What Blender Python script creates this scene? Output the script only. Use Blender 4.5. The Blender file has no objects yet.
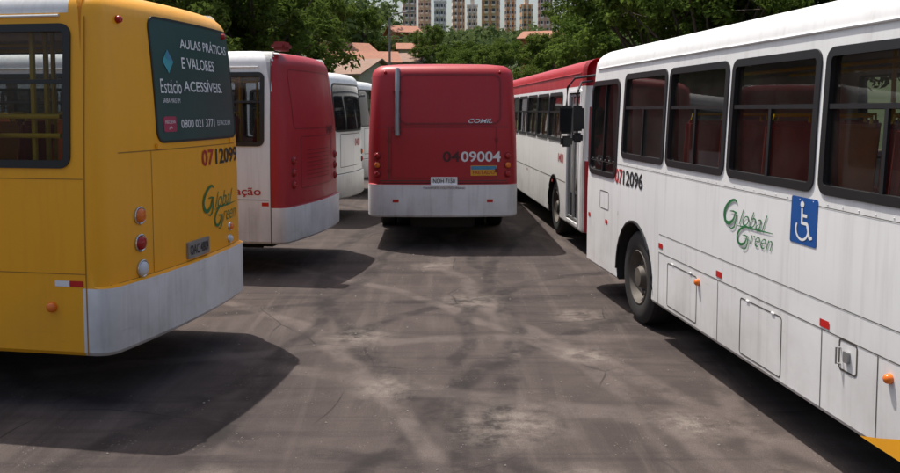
import bpy, bmesh, math, random
import numpy as np
from mathutils import Vector, Matrix
random.seed(7); rng=np.random.default_rng(7)
scene=bpy.context.scene
scene.view_settings.view_transform='Standard'
try: scene.view_settings.look='None'
except Exception: pass
scene.view_settings.exposure=0
COL=scene.collection

# ---------------------------------------------------------------- materials
def newmat(name):
    m=bpy.data.materials.new(name); m.use_nodes=True
    nt=m.node_tree; b=nt.nodes['Principled BSDF']; return m,nt,b
def N(nt,t,**k):
    n=nt.nodes.new(t)
    for a,v in k.items(): setattr(n,a,v)
    return n
def mixc(nt,fac,a,b,mode='MIX'):
    n=N(nt,'ShaderNodeMix',data_type='RGBA',blend_type=mode)
    for s,v in ((0,fac),(6,a),(7,b)):
        if hasattr(v,'is_linked') or hasattr(v,'links'): nt.links.new(v,n.inputs[s])
        else: n.inputs[s].default_value=v if s==0 else (*v[:3],1)
    return n.outputs[2]
def mth(nt,op,a,b=None,clamp=False):
    n=N(nt,'ShaderNodeMath',operation=op); n.use_clamp=clamp
    for i,v in enumerate((a,b)):
        if v is None: continue
        if hasattr(v,'links'): nt.links.new(v,n.inputs[i])
        else: n.inputs[i].default_value=v
    return n.outputs[0]
def mapr(nt,v,a,b,c=0,d=1,smooth=False):
    n=N(nt,'ShaderNodeMapRange'); n.clamp=True
    if smooth: n.interpolation_type='SMOOTHSTEP'
    nt.links.new(v,n.inputs[0])
    for i,x in enumerate((a,b,c,d)): n.inputs[i+1].default_value=x
    return n.outputs[0]
def noise(nt,co,scale,detail=4,rough=.55,dist=0):
    n=N(nt,'ShaderNodeTexNoise'); n.inputs['Scale'].default_value=scale
    n.inputs['Detail'].default_value=detail; n.inputs['Roughness'].default_value=rough
    n.inputs['Distortion'].default_value=dist
    nt.links.new(co,n.inputs['Vector']); return n.outputs['Fac']
def mapping(nt,co,scale=(1,1,1),rot=(0,0,0)):
    n=N(nt,'ShaderNodeMapping'); n.inputs['Scale'].default_value=scale; n.inputs['Rotation'].default_value=rot
    nt.links.new(co,n.inputs['Vector']); return n.outputs[0]

def paint(name,col,rough=.33,dirt=.35,dustcol=(.16,.13,.10)):
    m,nt,b=newmat(name)
    tc=N(nt,'ShaderNodeTexCoord'); co=tc.outputs['Object']
    n1=noise(nt,co,1.3,6,.6)
    n2=noise(nt,mapping(nt,co,(5,5,.35)),2.5,5,.6)
    sep=N(nt,'ShaderNodeSeparateXYZ'); nt.links.new(co,sep.inputs[0])
    low=mapr(nt,sep.outputs[2],1.3,.35,0,1)
    f=mth(nt,'MULTIPLY',mapr(nt,n1,.35,.75),low)
    f=mth(nt,'MULTIPLY',f,dirt*1.5)
    st=mth(nt,'MULTIPLY',mapr(nt,n2,.5,.8),dirt*.6)
    f=mth(nt,'ADD',f,st,True)
    c=mixc(nt,f,col,dustcol)
    c=mixc(nt,mapr(nt,noise(nt,co,.7,3),.3,.7,0,.12),c,tuple(x*.75 for x in col))
    sc_=mth(nt,'MULTIPLY',mapr(nt,noise(nt,mapping(nt,co,(.8,.8,14)),3,5,.7),.63,.72),mth(nt,'MULTIPLY',low,.45))
    c=mixc(nt,sc_,c,(.10,.085,.07))
    nt.links.new(c,b.inputs['Base Color'])
    nt.links.new(mapr(nt,n1,.3,.8,rough,rough+.25),b.inputs['Roughness'])
    bp=N(nt,'ShaderNodeBump'); bp.inputs['Strength'].default_value=.16; bp.inputs['Distance'].default_value=.03
    nt.links.new(noise(nt,co,1.6,2),bp.inputs['Height']); nt.links.new(bp.outputs[0],b.inputs['Normal'])
    return m
def plain(name,col,rough=.5,metal=0,var=.25,sc=6):
    m,nt,b=newmat(name)
    tc=N(nt,'ShaderNodeTexCoord')
    c=mixc(nt,noise(nt,tc.outputs['Object'],sc,4),tuple(x*(1-var) for x in col),tuple(min(1,x*(1+var)) for x in col))
    nt.links.new(c,b.inputs['Base Color']); b.inputs['Roughness'].default_value=rough; b.inputs['Metallic'].default_value=metal
    return m
def glassmat(name,tint,refl=1.0):
    m,nt,b=newmat(name); nt.nodes.remove(b)
    out=nt.nodes['Material Output']
    tr=N(nt,'ShaderNodeBsdfTransparent'); tr.inputs[0].default_value=(*tint,1)
    gl=N(nt,'ShaderNodeBsdfGlossy'); gl.inputs['Roughness'].default_value=.02; gl.inputs[0].default_value=(.9,.9,.9,1)
    fr=N(nt,'ShaderNodeFresnel'); fr.inputs[0].default_value=1.45
    tc=N(nt,'ShaderNodeTexCoord')
    df=N(nt,'ShaderNodeBsdfDiffuse'); df.inputs[0].default_value=(.22,.2,.18,1)
    mx=N(nt,'ShaderNodeMixShader'); 
    nt.links.new(mth(nt,'MULTIPLY',fr.outputs[0],refl,True),mx.inputs[0]); nt.links.new(tr.outputs[0],mx.inputs[1]); nt.links.new(gl.outputs[0],mx.inputs[2])
    m2=N(nt,'ShaderNodeMixShader'); nt.links.new(mapr(nt,noise(nt,tc.outputs['Object'],2.2,6),.4,.8,.02,.10),m2.inputs[0])
    nt.links.new(mx.outputs[0],m2.inputs[1]); nt.links.new(df.outputs[0],m2.inputs[2])
    nt.links.new(m2.outputs[0],out.inputs[0]); return m

WHITE=paint('white_paint',(.81,.81,.80)); WHITEB=paint('white_bumper',(.80,.80,.80),.4,.45)
YEL=paint('yellow_paint',(.93,.41,.010),.3,.2,(.3,.16,.03)); RED=paint('red_paint',(.40,.013,.02),.37,.3,(.16,.06,.05))
REDD=paint('dark_red_trim',(.22,.01,.014),.4,.3)
ROOF=paint('roof_paint',(.76,.76,.74),.5,.5)
RUB=plain('black_rubber',(.012,.012,.013),.45); SEAM=plain('seam_dark',(.07,.06,.05),.7)
SEAMY=plain('seam_ochre',(.36,.16,.015),.6)
UND=plain('underbody',(.02,.018,.016),.8); TIRE=plain('tyre',(.022,.021,.02),.75,0,.4,14)
RIM=plain('rim_steel',(.10,.085,.07),.65,.2,.5); CHR=plain('chrome',(.55,.55,.56),.25,.9)
GREYM=plain('grey_metal',(.3,.3,.3),.4,.5)
INT=plain('interior_panel',(.48,.47,.44),.6); SEATR=plain('seat_red',(.45,.045,.03),.6); SEATO=plain('seat_orange',(.75,.25,.03),.5)
POLEY=plain('grab_pole_yellow',(.85,.5,.03),.35)
GLS=glassmat('tinted_glass',(.64,.66,.66),.6)
DARKG,_nt,_b=newmat('dark_glass'); _b.inputs['Base Color'].default_value=(.012,.014,.016,1); _b.inputs['Roughness'].default_value=.05
LR=plain('lamp_red',(.35,.01,.01),.2); LO=plain('lamp_orange',(.75,.17,.02),.2); LW=plain('lamp_clear',(.6,.62,.65),.15)
TXR=plain('text_red',(.42,.015,.02),.5,0,.1); TXB=plain('text_black',(.02,.02,.022),.5,0,.1); TXG=plain('text_green',(.02,.16,.05),.5,0,.1)
TXW=plain('text_white',(.75,.75,.75),.5,0,.08); TXD=plain('text_dark_red',(.07,.012,.015),.5)
ADG=plain('ad_green',(.012,.060,.054),.4,0,.25,2); ADT=plain('ad_teal',(.05,.35,.4),.5); ADR=plain('ad_pink',(.4,.03,.08),.5)
BLUE=plain('sign_blue',(.01,.08,.30),.4,0,.1); STRR=plain('reflector_red',(.5,.01,.01),.3); STRY=plain('sticker_yellow',(.7,.33,.02),.5); STRB=plain('sticker_cyan',(.06,.25,.4),.5)

# ---------------------------------------------------------------- helpers
class Part:
    def __init__(s): s.v=[];s.f=[];s.m=[];s.mats=[]
    def mi(s,mat):
        if mat not in s.mats: s.mats.append(mat)
        return s.mats.index(mat)
    def add(s,vs,fs,mat):
        o=len(s.v); s.v+= [tuple(v) for v in vs]; k=s.mi(mat)
        for f in fs: s.f.append(tuple(i+o for i in f)); s.m.append(k)
    def box(s,x0,x1,y0,y1,z0,z1,mat):
        vs=[(x,y,z) for x in(x0,x1) for y in(y0,y1) for z in(z0,z1)]
        s.add(vs,[(0,1,3,2),(4,6,7,5),(0,4,5,1),(2,3,7,6),(0,2,6,4),(1,5,7,3)],mat)
    def rbox(s,c,d,mat,bev=.03,rot=None):
        bm=bmesh.new(); bmesh.ops.create_cube(bm,size=1)
        bmesh.ops.scale(bm,vec=d,verts=bm.verts)
        bmesh.ops.bevel(bm,geom=bm.edges[:]+bm.verts[:],offset=bev,segments=2,affect='EDGES')
        if rot: bmesh.ops.rotate(bm,verts=bm.verts,matrix=rot)
        bm.verts.index_update()
        s.add([v.co+Vector(c) for v in bm.verts],[[v.index for v in f.verts] for f in bm.faces],mat); bm.free()
    def tube(s,pts,r,mat,n=8):
        pts=[Vector(p) for p in pts]; rs=r if isinstance(r,(list,tuple)) else [r]*len(pts)
        vs=[];fs=[]
        for i,p in enumerate(pts):
            d=(pts[min(i+1,len(pts)-1)]-pts[max(i-1,0)]).normalized()
            a=d.orthogonal().normalized() if abs(d.z)<.99 else Vector((1,0,0)); 
            if abs(d.z)<.9: a=d.cross(Vector((0,0,1))).normalized()
            b=d.cross(a).normalized()
            for k in range(n):
                t=2*math.pi*k/n; vs.append(p+(a*math.cos(t)+b*math.sin(t))*rs[i])
        for i in range(len(pts)-1):
            for k in range(n): fs.append((i*n+k,i*n+(k+1)%n,(i+1)*n+(k+1)%n,(i+1)*n+k))
        fs.append(tuple(range(n))); fs.append(tuple((len(pts)-1)*n+k for k in range(n)))
        s.add(vs,fs,mat)
    def lathe(s,c,prof,mat,axis='y',n=36,sgn=1,ax=None):
        c=Vector(c); A=Vector({'x':(1,0,0),'y':(0,1,0),'z':(0,0,1)}[axis]) if ax is None else Vector(ax).normalized()
        U=A.orthogonal().normalized(); W=A.cross(U)
        vs=[];fs=[]
        for o,r in prof:
            for k in range(n):
                t=2*math.pi*k/n; vs.append(c+A*o*sgn+(U*math.cos(t)+W*math.sin(t))*max(r,1e-4))
        for i in range(len(prof)-1):
            for k in range(n): fs.append((i*n+k,i*n+(k+1)%n,(i+1)*n+(k+1)%n,(i+1)*n+k))
        s.add(vs,fs,mat)
    def make(s,name,parent=None,smooth=False,angle=None):
        me=bpy.data.meshes.new(name); me.from_pydata(s.v,[],s.f)
        for m in s.mats: me.materials.append(m)
        me.polygons.foreach_set('material_index',s.m)
        if smooth: me.polygons.foreach_set('use_smooth',[True]*len(s.f))
        me.update()
        if angle is not None:
            bm=bmesh.new(); bm.from_mesh(me); bmesh.ops.recalc_face_normals(bm,faces=bm.faces)
            for f in bm.faces: f.smooth=True
            for e in bm.edges:
                if len(e.link_faces)!=2 or e.calc_face_angle(0)>angle: e.smooth=False
            bm.to_mesh(me); bm.free()
        o=bpy.data.objects.new(name,me); COL.objects.link(o)
        if parent: o.parent=parent
        return o
def empty(name,loc=(0,0,0),rot=0):
    e=bpy.data.objects.new(name,None); COL.objects.link(e); e.location=loc; e.rotation_euler=(0,0,rot); e.empty_display_size=.3; return e
def clip(a,lo=0,hi=1): return max(lo,min(hi,a))

# ---------------------------------------------------------------- bus
class Bus:
    def __init__(s,name,corner,world,phi,L=11.2,H=3.12,br=.06,rr=.16,zb=.95,zone=None,stations=(),zlev=(),bottom=.36,pal=None,lean=.10):
        s.L,s.H,s.br,s.rr,s.zb,s.bot=L,H,br,rr,zb,bottom; s.bf=.14; s.rf=.28; s.lean=lean
        s.zone=zone; s.stations=stations; s.zlev=zlev; s.pal=pal
        R=Matrix.Rotation(phi,3,'Z')
        lc={'RL':(0,1.25,0),'RR':(0,-1.25,0),'FL':(L,1.25,0),'FR':(L,-1.25,0),'RC':(0,0,0)}[corner]
        w=Vector((world[0],world[1],0))-R@Vector(lc)
        s.e=empty(name,w,phi); s.name=name
        s.trim=Part(); s.glass=Part(); s.lamps=Part(); s.decal=Part(); s.inter=Part()
        s.wins=[]; s.seam=SEAM
    def hw(s,z): return 1.25-.075*clip((z-1.3)/1.75)**1.5
    def corner(s,y,hw,r):
        a=abs(y)-(hw-r)
        return 0 if a<=0 else r-math.sqrt(max(r*r-a*a,0))
    def rx(s,y,z,hw=None,ins=0):
        hw=hw or s.hw(z); b=.045 if z<=s.zb+.001 else 0
        return -s.br+s.lean*clip((z-1.8)/1.3)**1.6+s.br*(y/hw)**2+s.corner(y,hw,s.rr)-b+ins
    def fx(s,y,z,hw=None,ins=0):
        hw=hw or s.hw(z)
        return s.L+s.bf-.17*clip((z-1.2)/1.9)**1.3-s.bf*(y/hw)**2-s.corner(y,hw,s.rf)-ins
    def surf(s,side,a,z,off=0):
        if side=='L': return Vector((a,s.hw(z)+off,z))
        if side=='R': return Vector((a,-s.hw(z)-off,z))
        if side=='B': return Vector((s.rx(clip(a,-s.hw(z)+.002,s.hw(z)-.002),z)-off,a,z))
        if side=='F': return Vector((s.fx(clip(a,-s.hw(z)+.002,s.hw(z)-.002),z)+off,a,z))
    def sg(s,side): return {'L':-1,'R':1,'B':-1,'F':1}[side]
    def normal(s,side,a,z):
        p=s.surf(side,a,z); u=s.surf(side,a+.02,z)-p; v=s.surf(side,a,z+.02)-p
        n=u.cross(v).normalized()
        o={'L':(0,1,0),'R':(0,-1,0),'B':(-1,0,0),'F':(1,0,0)}[side]
        return n if n.dot(Vector(o))>0 else -n
    def rr_out(s,w,h,r,sub=8):
        pts=[]
        for cx,cy,a0 in ((w/2-r,h/2-r,0),(-w/2+r,h/2-r,90),(-w/2+r,-h/2+r,180),(w/2-r,-h/2+r,270)):
            for k in range(6):
                t=math.radians(a0+k*18); pts.append((cx+r*math.cos(t),cy+r*math.sin(t)))
        out=[]
        for i,p in enumerate(pts):
            q=pts[(i+1)%len(pts)]; out.append(p)
            if i%6==5:
                for k in range(1,sub): out.append((p[0]+(q[0]-p[0])*k/sub,p[1]+(q[1]-p[1])*k/sub))
        return out
    def ring(s,part,side,a,z,w,h,r,t,off,mat,depth=.03):
        o=s.rr_out(w,h,r); i=s.rr_out(w-2*t,h-2*t,max(r-t,.01)); n=len(o)
        vs=[s.surf(side,a+u,z+v,off-depth) for u,v in o]+[s.surf(side,a+u,z+v,off) for u,v in o]+[s.surf(side,a+u,z+v,off) for u,v in i]+[s.surf(side,a+u,z+v,off-depth) for u,v in i]
        fs=[]
        for L_ in range(3):
            for k in range(n): fs.append((L_*n+k,L_*n+(k+1)%n,(L_+1)*n+(k+1)%n,(L_+1)*n+k))
        part.add(vs,fs,mat)
    def panel(s,part,side,a,z,w,h,r,off,mat,nx=10,ny=4,thick=0):
        us=[]; 
        if r>0:
            for k in range(6): us.append(-w/2+r*(1-math.cos(math.pi/2*k/5)))
            for k in range(1,nx): us.append(-w/2+r+(w-2*r)*k/nx)
            for k in range(6): us.append(w/2-r+r*math.sin(math.pi/2*k/5))
        else: us=[-w/2+w*k/nx for k in range(nx+1)]
        vs=[];fs=[]
        for u in us:
            c=max(abs(u)-(w/2-r),0) if r>0 else 0
            hh=h/2-(r-math.sqrt(max(r*r-c*c,0)) if r>0 else 0)
            for j in range(ny+1): vs.append(s.surf(side,a+u,z-hh+2*hh*j/ny,off))
        for i in range(len(us)-1):
            for j in range(ny):
                q=i*(ny+1)+j; fs.append((q,q+1,q+ny+2,q+ny+1))
        part.add(vs,fs,mat)
        if thick:
            o=s.rr_out(w,h,max(r,.001)); n=len(o)
            part.add([s.surf(side,a+u,z+v,off) for u,v in o]+[s.surf(side,a+u,z+v,off-thick) for u,v in o],[(k,(k+1)%n,n+(k+1)%n,n+k) for k in range(n)],mat)
    def line(s,side,a0,z0,a1,z1,wd=.008,off=.0025,mat=None):
        mat=mat or s.seam; n=max(2,int((abs(a1-a0)+abs(z1-z0))/.15)); vs=[];fs=[]
        dx,dz=a1-a0,z1-z0; l=math.hypot(dx,dz); nx,nz=-dz/l*wd/2,dx/l*wd/2
        for k in range(n+1):
            t=k/n
            vs.append(s.surf(side,a0+dx*t+nx,z0+dz*t+nz,off)); vs.append(s.surf(side,a0+dx*t-nx,z0+dz*t-nz,off))
        s.decal.add(vs,[(2*k,2*k+1,2*k+3,2*k+2) for k in range(n)],mat)
    def stroke(s,side,pts,wd,off,mat):
        n=len(pts); vs=[]
        for i,p in enumerate(pts):
            q=pts[min(i+1,n-1)]; o=pts[max(i-1,0)]; dx,dz=q[0]-o[0],q[1]-o[1]; l=math.hypot(dx,dz) or 1
            w=wd*(.35+.65*math.sin(math.pi*i/(n-1))); nx,nz=-dz/l*w/2,dx/l*w/2
            vs.append(s.surf(side,p[0]+nx,p[1]+nz,off)); vs.append(s.surf(side,p[0]-nx,p[1]-nz,off))
        s.decal.add(vs,[(2*k,2*k+1,2*k+3,2*k+2) for k in range(n-1)],mat)
    def rectline(s,side,a,z,w,h,wd=.008,off=.0025,mat=None,r=.03):
        s.ring(s.decal,side,a,z,w,h,r,wd,off,mat or s.seam,.001)
    def text(s,txt,side,a,z,width,height,mat,shear=0,bold=0,off=.005,rot=0):
        cu=bpy.data.curves.new('t','FONT'); cu.body=txt; cu.shear=shear; cu.offset=bold; cu.resolution_u=3
        ob=bpy.data.objects.new('t',cu); COL.objects.link(ob); dg=bpy.context.evaluated_depsgraph_get(); dg.update()
        me=bpy.data.meshes.new_from_object(ob.evaluated_get(dg))
        vs=[v.co.copy() for v in me.vertices]; fs=[tuple(p.vertices) for p in me.polygons]
        bpy.data.objects.remove(ob); bpy.data.curves.remove(cu); bpy.data.meshes.remove(me)
        if not vs: return
        x0=min(v.x for v in vs);x1=max(v.x for v in vs);y0=min(v.y for v in vs);y1=max(v.y for v in vs)
        g=s.sg(side); out=[]
        for v in vs:
            u=((v.x-x0)/(x1-x0)-.5)*width; w=((v.y-y0)/(y1-y0)-.5)*height
            u,w=u*math.cos(rot)-w*math.sin(rot),u*math.sin(rot)+w*math.cos(rot)
            out.append(s.surf(side,a+g*u,z+w,off))
        s.decal.add(out,fs,mat)
    def lamp(s,side,a,z,r,mat,ringm=None):
        p=s.surf(side,a,z); n=s.normal(side,a,z)
        s.lamps.lathe(p,[(-.02,r),(.012,r),(.03,r*.85),(.038,r*.5),(.04,0)],mat,ax=n,n=20)
        if ringm: s.lamps.lathe(p,[(-.02,r*1.25),(.014,r*1.25),(.018,r*1.15),(.014,r*1.0)],ringm,ax=n,n=20)
    def window(s,side,x,w,z0,z1,bars='slide',glass=None,fr=.06,r=.09):
        z=(z0+z1)/2; h=z1-z0; g=glass or GLS
        s.wins.append((side,x,w-.07,z,h-.07))
        s.ring(s.trim,side,x,z,w,h,r,fr,.012,RUB,.05)
        s.panel(s.glass,side,x,z,w-.09,h-.09,.05,-.02,g)
        sd=1 if side=='L' else -1
        def bar(xa,xb,za,zb_):
            vs=[]
            for xx in (xa,xb):
                for dd in (-.018,.0):
                    for zz in (za,zb_): vs.append((xx,sd*(s.hw(zz)+dd+.004),zz))
            s.trim.add(vs,[(0,1,3,2),(4,6,7,5),(0,4,5,1),(2,3,7,6),(0,2,6,4),(1,5,7,3)],RUB)
        if bars=='slide':
            zt=z0+h*.60
            bar(x-w/2+.055,x+w/2-.055,zt-.016,zt+.016)
            bar(x-.018,x+.018,z0+.055,zt-.016)
        elif bars=='v': bar(x-.015,x+.015,z0+.055,z1-.055)
    def wheel(s,x,side,steer=False,dual=False):
        sd=1 if side=='L' else -1; P=s.wp
        c=(x,sd*1.20,.5)
        prof=[(-.30,.30),(-.30,.46),(-.27,.495),(-.20,.502),(-.1,.502),(-.03,.495),(0,.46),(.012,.40),(.005,.33),(-.01,.295)]
        P.lathe(c,prof,TIRE,n=44,sgn=sd)
        P.lathe(c,[(-.01,.295),(.0,.285),(-.02,.27),(-.10 if not dual else -.14,.235),(-.12 if not dual else -.17,.15),(-.06,.13),(-.03,.115),(.0,.10),(.005,.0)],RIM,n=32,sgn=sd)
        for k in range(10):
            t=2*math.pi*k/10
            P.lathe((x+.165*math.cos(t),sd*1.10,.5+.165*math.sin(t)),[(-.03,.014),(.035,.014),(.04,0)],GREYM,n=6,sgn=sd)
        for k in range(8):
            t=2*math.pi*(k+.5)/8
            P.lathe((x+.215*math.cos(t),sd*1.115,.5+.215*math.sin(t)),[(.0,.022),(.004,0)],UND,n=8,sgn=sd)
        for o in (-.08,-.15,-.22):
            P.lathe(c,[(o-.008,.5035),(o+.008,.5035)],UND,n=44,sgn=sd)
        if dual: P.lathe((x,sd*.86,.5),prof,TIRE,n=32,sgn=sd)
        P.tube([(x,-1.0,.5),(x,1.0,.5)],.09,UND,10)
        pts=[]
        for k in range(17):
            t=math.radians(-14+208*k/16); pts.append((x+.60*math.cos(t),sd*1.252,.5+.60*math.sin(t)))
        pts=[p for p in pts if p[2]>s.bot]
        s.trim.tube(pts,.016,RUB,6)
    def mirror(s,side):
        sd=1 if side=='L' else -1; x=s.L
        s.trim.tube([(x-.1,sd*1.1,2.75),(x+.15,sd*1.33,2.72),(x+.26,sd*1.40,2.6),(x+.27,sd*1.41,2.35)],.016,RUB,8)
        s.trim.rbox((x+.27,sd*1.41,2.17),(.09,.19,.38),RUB,.03)
        s.trim.rbox((x+.27,sd*1.41,1.88),(.09,.16,.15),RUB,.03)
        s.trim.box(x+.22,x+.222,sd*1.41-.08,sd*1.41+.08,2.0,2.32,DARKG)
    def seats(s,x0,x1,mat,mat2,step=.78):
        x=x0
        while x<x1:
            for yy in (-.98,-.54,.54,.98):
                mm=mat if random.random()<.75 else mat2
                s.inter.rbox((x,yy,1.50),(.42,.40,.08),mm,.03)
                rot=Matrix.Rotation(math.radians(-8),3,'Y')
                s.inter.rbox((x-.24,yy,1.87),(.07,.40,.68),mm,.03,rot)
                s.inter.tube([(x-.27,yy-.15,2.17),(x-.29,yy-.14,2.26),(x-.29,yy+.14,2.26),(x-.27,yy+.15,2.17)],.014,POLEY,6)
            for yy in (-.76,.76): s.inter.box(x-.1,x+.1,yy-.05,yy+.05,1.12,1.47,GREYM)
            x+=step
        x=x0
        while x<x1:
            for yy in (-.33,.33): s.inter.tube([(x-.3,yy,1.13),(x-.3,yy,s.H-.28)],.02,POLEY,8)
            x+=step*2
        for yy in (-.33,.33): s.inter.tube([(x0-.3,yy,s.H-.42),(x1,yy,s.H-.42)],.018,POLEY,8)
    def finish(s,wheels,arch_sides='LR',hatch=True):
        L,H=s.L,s.H; R=.20; zs=H-R-.05
        zl=sorted(set([s.bot+.03,.6,.8,s.zb,s.zb+.015,1.1,1.3,1.5,1.75,1.95,2.15,2.35,2.55,2.72,zs]+[z for z in s.zlev]))
        zl=[z for z in zl if z<=zs]
        lev=[(s.bot,.02)]+[(z,0) for z in zl]
        for k in range(1,6):
            t=math.pi/2*k/5; lev.append((zs+R*math.sin(t),R*(1-math.cos(t))))
        lev+=[(H-.03,.35),(H-.008,.7),(H,.95)]
        def yrow(hw,r):
            o=[]
            for k in range(7): o.append(hw-r+r*math.cos(math.pi/2*k/6))
            for k in range(1,14): o.append((hw-r)*(1-2*k/14))
            for k in range(7): o.append(-(hw-r+r*math.sin(math.pi/2*k/6)))
            return o
        xs=sorted(set([round(.75+k*.62,3) for k in range(int((L-1.4)/.62)+1)]+list(s.stations)))
        rings=[]
        for z,ins in lev:
            h0=s.hw(min(z,zs)); hw=h0-ins; zz=min(z,zs)
            sc=hw/h0; pts=[]
            fr=yrow(h0,s.rf); bk=yrow(h0,s.rr)
            for y in fr: pts.append((s.fx(y,zz,h0,ins),y*sc))
            for x in reversed(xs): pts.append((clip(x,ins+.4 if ins>.3 else x,L-ins-.4 if ins>.3 else x),-hw))
            for y in reversed(bk): pts.append((s.rx(y,zz,h0,ins),y*sc))
            for x in xs: pts.append((clip(x,ins+.4 if ins>.3 else x,L-ins-.4 if ins>.3 else x),hw))
            rings.append([(px,py,z) for px,py in pts])
        n=len(rings[0]); P=Part()
        for m in s.pal: P.mi(m)
        vs=[p for r in rings for p in r]; fs=[];mi=[]
        idx=[P.mi(m) for m in s.pal]
        for i in range(len(rings)-1):
            for k in range(n):
                f=(i*n+k,(i+1)*n+k,(i+1)*n+(k+1)%n,i*n+(k+1)%n); fs.append(f)
                c=sum((Vector(vs[q]) for q in f),Vector())/4; mi.append(idx[s.zone(c)])
        fs.append(tuple(range(n))); mi.append(P.mi(UND)); fs.append(tuple(range((len(rings)-1)*n,len(rings)*n))); mi.append(idx[s.zone(Vector((L/2,0,H)))])
        P.v=vs;P.f=fs;P.m=mi
        body=P.make('body_shell',s.e)
        bm=bmesh.new(); bm.from_mesh(body.data); bmesh.ops.recalc_face_normals(bm,faces=bm.faces); bm.to_mesh(body.data); bm.free()
        cuts=[]
        c=Part(); c.box(.38,L-.5,-1.13,1.13,1.12,H-.26,INT); cuts.append(c)
        if s.wins:
            c=Part()
            for side,x,w,z,h in s.wins:
                sd=1 if side=='L' else -1; o=s.rr_out(w,h,.06,2); m=len(o)
                ya,yb=sd*1.0,sd*1.5
                c.add([(x+u,ya,z+v) for u,v in o]+[(x+u,yb,z+v) for u,v in o],[(k,(k+1)%m,m+(k+1)%m,m+k) for k in range(m)]+[tuple(range(m)),tuple(range(m,2*m))],RUB)
            cuts.append(c)
        c=Part()
        for x in wheels:
            for sd in (1,-1):
                m=32; v=[]
                for yy in (sd*.62,sd*1.4):
                    for k in range(m):
                        t=2*math.pi*k/m; v.append((x+.59*math.cos(t),yy,.5+.59*math.sin(t)))
                c.add(v,[(k,(k+1)%m,m+(k+1)%m,m+k) for k in range(m)]+[tuple(range(m)),tuple(range(m,2*m))],UND)
        cuts.append(c)
        tmp=[]
        for c in cuts:
            o=c.make('cut'); bm=bmesh.new(); bm.from_mesh(o.data); bmesh.ops.recalc_face_normals(bm,faces=bm.faces); bm.to_mesh(o.data); bm.free()
            md=body.modifiers.new('b','BOOLEAN'); md.operation='DIFFERENCE'; md.solver='EXACT'; md.object=o
            try: md.material_mode='TRANSFER'
            except Exception: pass
            tmp.append(o)
            o.parent=s.e
        bpy.context.view_layer.update()
        dg=bpy.context.evaluated_depsgraph_get(); dg.update()
        me=bpy.data.meshes.new_from_object(body.evaluated_get(dg))
        body.modifiers.clear(); body.data=me
        for o in tmp: bpy.data.objects.remove(o)
        bm=bmesh.new(); bm.from_mesh(me)
        for f in bm.faces: f.smooth=True
        for e in bm.edges:
            if len(e.link_faces)!=2 or e.calc_face_angle(0)>math.radians(24): e.smooth=False
        bm.to_mesh(me); bm.free()
        s.wp=Part()
        for i,x in enumerate(wheels):
            for sd in 'LR': s.wheel(x,sd,dual=(x<L/2))
        s.wp.tube([(.6,.5,.33),(L-.6,.5,.33)],.06,UND); s.wp.tube([(.6,-.5,.33),(L-.6,-.5,.33)],.06,UND)
        s.wp.rbox((L/2,0,.42),(2,1.6,.3),UND,.04)
        s.wp.rbox((1.0,0,.46),(1.2,1.1,.34),UND,.05)
        for sd in 'LR': 
            z=s.H-.27; s.trim.tube([s.surf(sd,.35,z,.006),s.surf(sd,s.L-.5,z,.006)],.011,s.pal[-1],6)
        if hatch:
            for x in (L*.3,L*.7): s.trim.rbox((x,0,H+.05),(.7,.7,.12),ROOF,.04)
        s.trim.make('trim',s.e,angle=.6); s.wp.make('wheels',s.e,angle=.6)
        if s.glass.f: s.glass.make('window_glass',s.e,smooth=True)
        if s.lamps.f: s.lamps.make('lamps',s.e,angle=.9)
        if s.decal.f: s.decal.make('markings',s.e)
        if s.inter.f: s.inter.make('seats_and_poles',s.e,angle=.6)

D=math.radians
def scriptG(b,side,a,z,w,h):
    g=b.sg(side); pts=[]
    ctrl=[(.45,.42),(.30,.52),(.0,.45),(-.35,.18),(-.5,-.15),(-.38,-.45),(-.1,-.5),(.2,-.32),(.33,.0),(.34,.03)]
    for i in range(len(ctrl)-1):
        p0=ctrl[max(i-1,0)];p1=ctrl[i];p2=ctrl[i+1];p3=ctrl[min(i+2,len(ctrl)-1)]
        for k in range(5):
            t=k/5; q=[.5*((2*p1[j])+(-p0[j]+p2[j])*t+(2*p0[j]-5*p1[j]+4*p2[j]-p3[j])*t*t+(-p0[j]+3*p1[j]-3*p2[j]+p3[j])*t**3) for j in (0,1)]
            pts.append((a+g*q[0]*w,z+q[1]*h))
    b.stroke(side,pts,.17*h,.006,TXG)
    pts=[(a+g*w*x,z+h*y) for x,y in ((-.05,.02),(.2,.04),(.45,.0),(.42,-.3),(.3,-.6),(.1,-.72),(-.1,-.66))]
    b.stroke(side,pts,.10*h,.0065,TXG)
def globalgreen(b,side,a,z,sc,vs=1.0):
    g=b.sg(side)
    scriptG(b,side,a-g*.28*sc,z+.09*sc*vs,.24*sc,.26*sc*vs)
    b.text('lobal',side,a+g*.10*sc,z+.06*sc*vs,.46*sc,.17*sc*vs,TXG,.45,-.012)
    scriptG(b,side,a-g*.05*sc,z-.13*sc*vs,.20*sc,.20*sc*vs)
    b.text('reen',side,a+g*.24*sc,z-.15*sc*vs,.36*sc,.11*sc*vs,TXG,.45,-.012)
    b.stroke(side,[(a+g*sc*x,z+sc*vs*y) for x,y in ((-.16,-.045),(.0,-.03),(.2,-.03),(.42,-.02))],.014,.005,TXG)

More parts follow.
